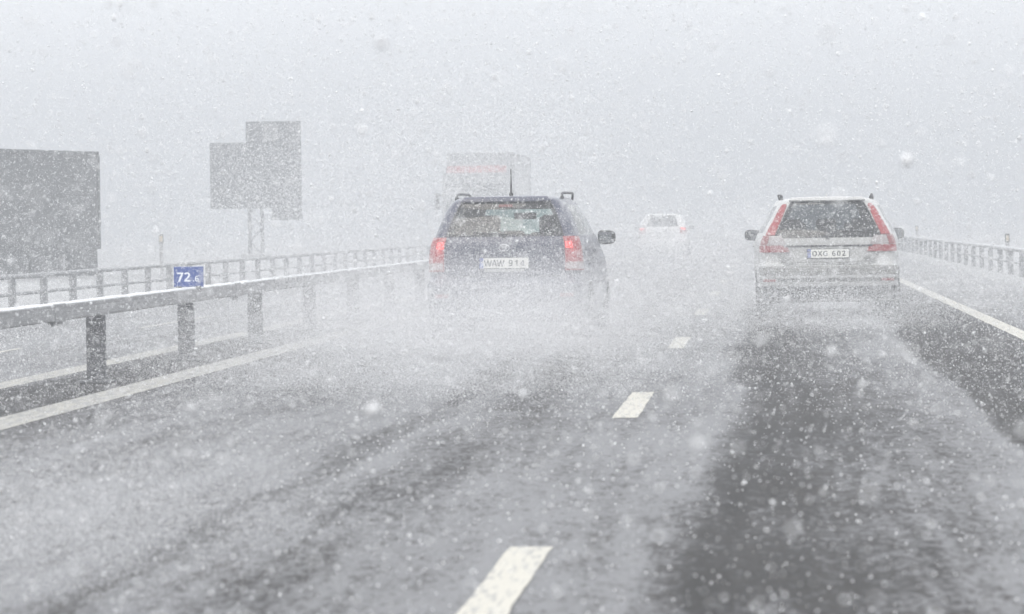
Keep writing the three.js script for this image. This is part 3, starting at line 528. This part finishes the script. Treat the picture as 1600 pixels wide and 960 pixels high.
// place() gives x, y, z and radius; clumped flakes are small folded lumps, far ones and dust single ice plates
function flakes(count, place, clumped) {
  const nv = clumped ? 4 : 3, P = new Float32Array(count * nv * 3), I = new Uint32Array(count * (clumped ? 12 : 3)), q = new THREE.Quaternion(), v = V(0, 0, 0), e = new THREE.Euler(); let k = 0;
  for (let i = 0; i < count; i++) {
    const [x, y, z, r] = place(), a = .75 + .5 * rnd(), b = .75 + .5 * rnd();
    q.setFromEuler(e.set(rnd() * 6.28, rnd() * 6.28, rnd() * 6.28));
    const put = (cx, cy, cz) => { v.set(cx * r, cy * r, cz * r).applyQuaternion(q); P[k++] = x + v.x; P[k++] = y + v.y; P[k++] = z + v.z; };
    if (clumped) { put(a, .6, .6); put(-.9, -b, .6); put(-.7, .8, -a); put(.8, -.8, -b); I.set([0, 1, 2, 0, 3, 1, 0, 2, 3, 1, 3, 2].map((j) => i * 4 + j), i * 12); }
    else { put(0, a, 0); put(-.9, -.5 * b, 0); put(.87, -.5, 0); I[i * 3] = i * 3; I[i * 3 + 1] = i * 3 + 1; I[i * 3 + 2] = i * 3 + 2; }
  }
  const g = new THREE.BufferGeometry(); g.setAttribute('position', new THREE.BufferAttribute(P, 3)); g.setIndex(new THREE.BufferAttribute(I, 1)); if (clumped) g.computeVertexNormals(); return g;
}
const KEEP = [[-3.75, 0, -41.1, -1.7, 1.6, -36.5], [-.35, 0, -48.9, 1.85, 1.6, -43.95], [-4.6, 0, -121.4, -2.4, 1.6, -116.9], [-12.2, 0, -142.2, -9.1, 4, -129.7], [-22, 0, -86, -15.5, 3.2, -73], [-1.4, -1, -2.8, 1.4, 4, 2]];
const inside = (x, y, z) => KEEP.some((q) => x > q[0] && x < q[3] && y > q[1] && y < q[4] && z > q[2] && z < q[5]);
const fall = new THREE.Group(); fall.name = 'falling_snow'; fall.userData = { kind: 'stuff', label: 'snowflakes falling through the air over the whole road', category: 'snow' }; scene.add(fall);
// evenly spread in slabs of air from the windscreen to where the haze swallows single flakes
function slab(d0, d1, dens, r0, r1, pow, clumped, high = 0) {
  const side = (d) => [-.222 * d - 1.2, .077 * d + 1.2], top = (d) => .066 * d + 1.9 + high, cells = []; let total = 0;
  for (let d = d0; d < d1; d += 1) { const m = d + .5, [a, b] = side(m), n = (b - a) * top(m) * dens; total += n; cells.push([d, total]); }
  let ci = 0, i = 0; const count = Math.floor(total);
  const g = flakes(count, () => {
    while (ci < cells.length - 1 && i >= cells[ci][1]) ci++; i++;
    for (;;) { const d = cells[ci][0] + rnd(), [a, b] = side(d), x = lerp(a, b, rnd()), y = rnd() * top(d); if (!inside(x, y, -d)) return [x, y, -d, lerp(r0, r1, Math.pow(rnd(), pow)) * (rnd() > .975 ? 1.35 : 1)]; }
  }, clumped);
  const o = mesh('snowflakes', g, flakeMat, fall); o.userData.kind = 'stuff';
}
slab(2.8, 30, 120, .0018, .0052, 2, true); slab(3, 26, 2, .005, .0085, 1.6, true); slab(30, 62, 150, .0024, .0064, 1.8, false); slab(62, 140, 15, .008, .0155, 1.5, false); slab(134, 146, 3, .006, .012, 1.5, false, 11);
{ // spray whirled up behind the cars: billows of fine snow dust
  const clouds = []; // each billow: centre and size
  const cloud = (n, x0, x1, y0, y1, z0, z1, s0, s1, total, r) => { const b = []; for (let i = 0; i < n; i++) b.push([lerp(x0, x1, rnd()), Math.max(.05, lerp(y0, y1, Math.pow(rnd(), 1.5))), lerp(z0, z1, rnd()), lerp(s0, s1, rnd())]); clouds.push([b, Math.round(total * 1.2), r * .92]); };
  cloud(46, -4.0, -1.5, .05, .5, -36.0, -31, 1.0, 1.5, 330000, .0041);    // right behind the blue wagon
  cloud(40, -4.4, -1.0, .05, .35, -31, -23, 1.2, 1.9, 200000, .0039);     // its trailing wake
  cloud(24, -6.0, -3.9, .1, .7, -48, -33, 1.4, 2.2, 110000, .0047);       // along its left flank
  cloud(28, -1.6, -.2, .1, .7, -54, -36, 1.4, 2.2, 110000, .0046);        // right flank and between the lanes
  cloud(20, -.2, 1.8, .02, .2, -43.3, -37, 1.0, 1.5, 70000, .0044);       // behind the white wagon
  cloud(26, 1.8, 4.0, .1, .6, -60, -42, 1.4, 2.0, 90000, .0052);          // its right flank
  cloud(20, -5.2, 2.4, .05, .25, -35, -19, 1.4, 2.4, 60000, .0042);       // low drift over both lanes
  cloud(20, -5.2, 2.4, .05, .25, -52, -35, 1.4, 2.4, 60000, .0042);
  cloud(20, -9.8, -5.6, .1, .5, -60, -28, 1.4, 2.4, 60000, .0056);        // over the opposite carriageway
  cloud(20, -2.0, 1.8, .3, 1.2, -90, -58, 2.0, 3.0, 50000, .0088);        // between the lanes further on
  cloud(18, -13.5, -4.8, .8, 4.2, -97, -76, 3.2, 4.6, 60000, .019);       // snow drifting across the road far ahead
  cloud(18, -13.5, -4.8, .8, 4.2, -118, -97, 3.2, 4.6, 60000, .019);
  cloud(9, -3.4, -1.9, .05, .25, -14.5, -10.5, .8, 1.2, 90000, .0021);    // last wisps close by
  cloud(10, -5.5, -2.2, .3, 1.3, -112, -95, 2.2, 3.0, 30000, .018);     // haze of snow before the far car
  const spray = new THREE.Group(); spray.name = 'snow_spray'; scene.add(spray); spray.userData = { kind: 'stuff', label: 'clouds of fine snow dust whirled up behind the cars', category: 'snow spray' };
  const grain = (b, r, c) => {
    for (let k = 0; k < 30; k++) {
      const [x, y, z, s] = b[Math.floor(rnd() * b.length)], px = x + clamp(gauss(), -3, 3) * .42 * s, py = y + gauss() * .25 * s, pz = z + clamp(gauss(), -3, 3) * .42 * s;
      if (py > .01 && !inside(px, py, pz)) return [px - c[0], py - c[1], pz - c[2], r * (.65 + .7 * rnd())];
    }
    return [0, .02 - c[1], -60 - c[2], r];
  };
  // the two thick clouds behind the blue wagon are finer: one body of grains repeated a hand's breadth aside
  const M = new THREE.Matrix4(), COPIES = 4;
  for (const [b, total, r] of clouds.splice(0, 2)) {
    const c = [0, 1, 2].map((k) => b.reduce((s, q) => s + q[k], 0) / b.length), o = new THREE.InstancedMesh(flakes(Math.round(total * .53), () => grain(b, r * .68, c), false), dustMat, COPIES);
    o.name = 'snow_dust'; o.userData.kind = 'stuff'; o.castShadow = o.receiveShadow = true; spray.add(o);
    for (let i = 0; i < COPIES; i++) { M.makeTranslation(c[0] + gauss() * .06, c[1] + rnd() * .03, c[2] + Math.abs(gauss()) * .2); o.setMatrixAt(i, M); }
  }
  const all = clouds.reduce((s, c) => s + c[1], 0), O = [0, 0, 0]; let ci = 0, left = clouds[0][1];
  const o = mesh('snow_dust', flakes(all, () => { if (left === 0) left = clouds[++ci][1]; left--; return grain(clouds[ci][0], clouds[ci][2], O); }, false), dustMat, spray); o.userData.kind = 'stuff';
}
renderer.render(scene, camera);
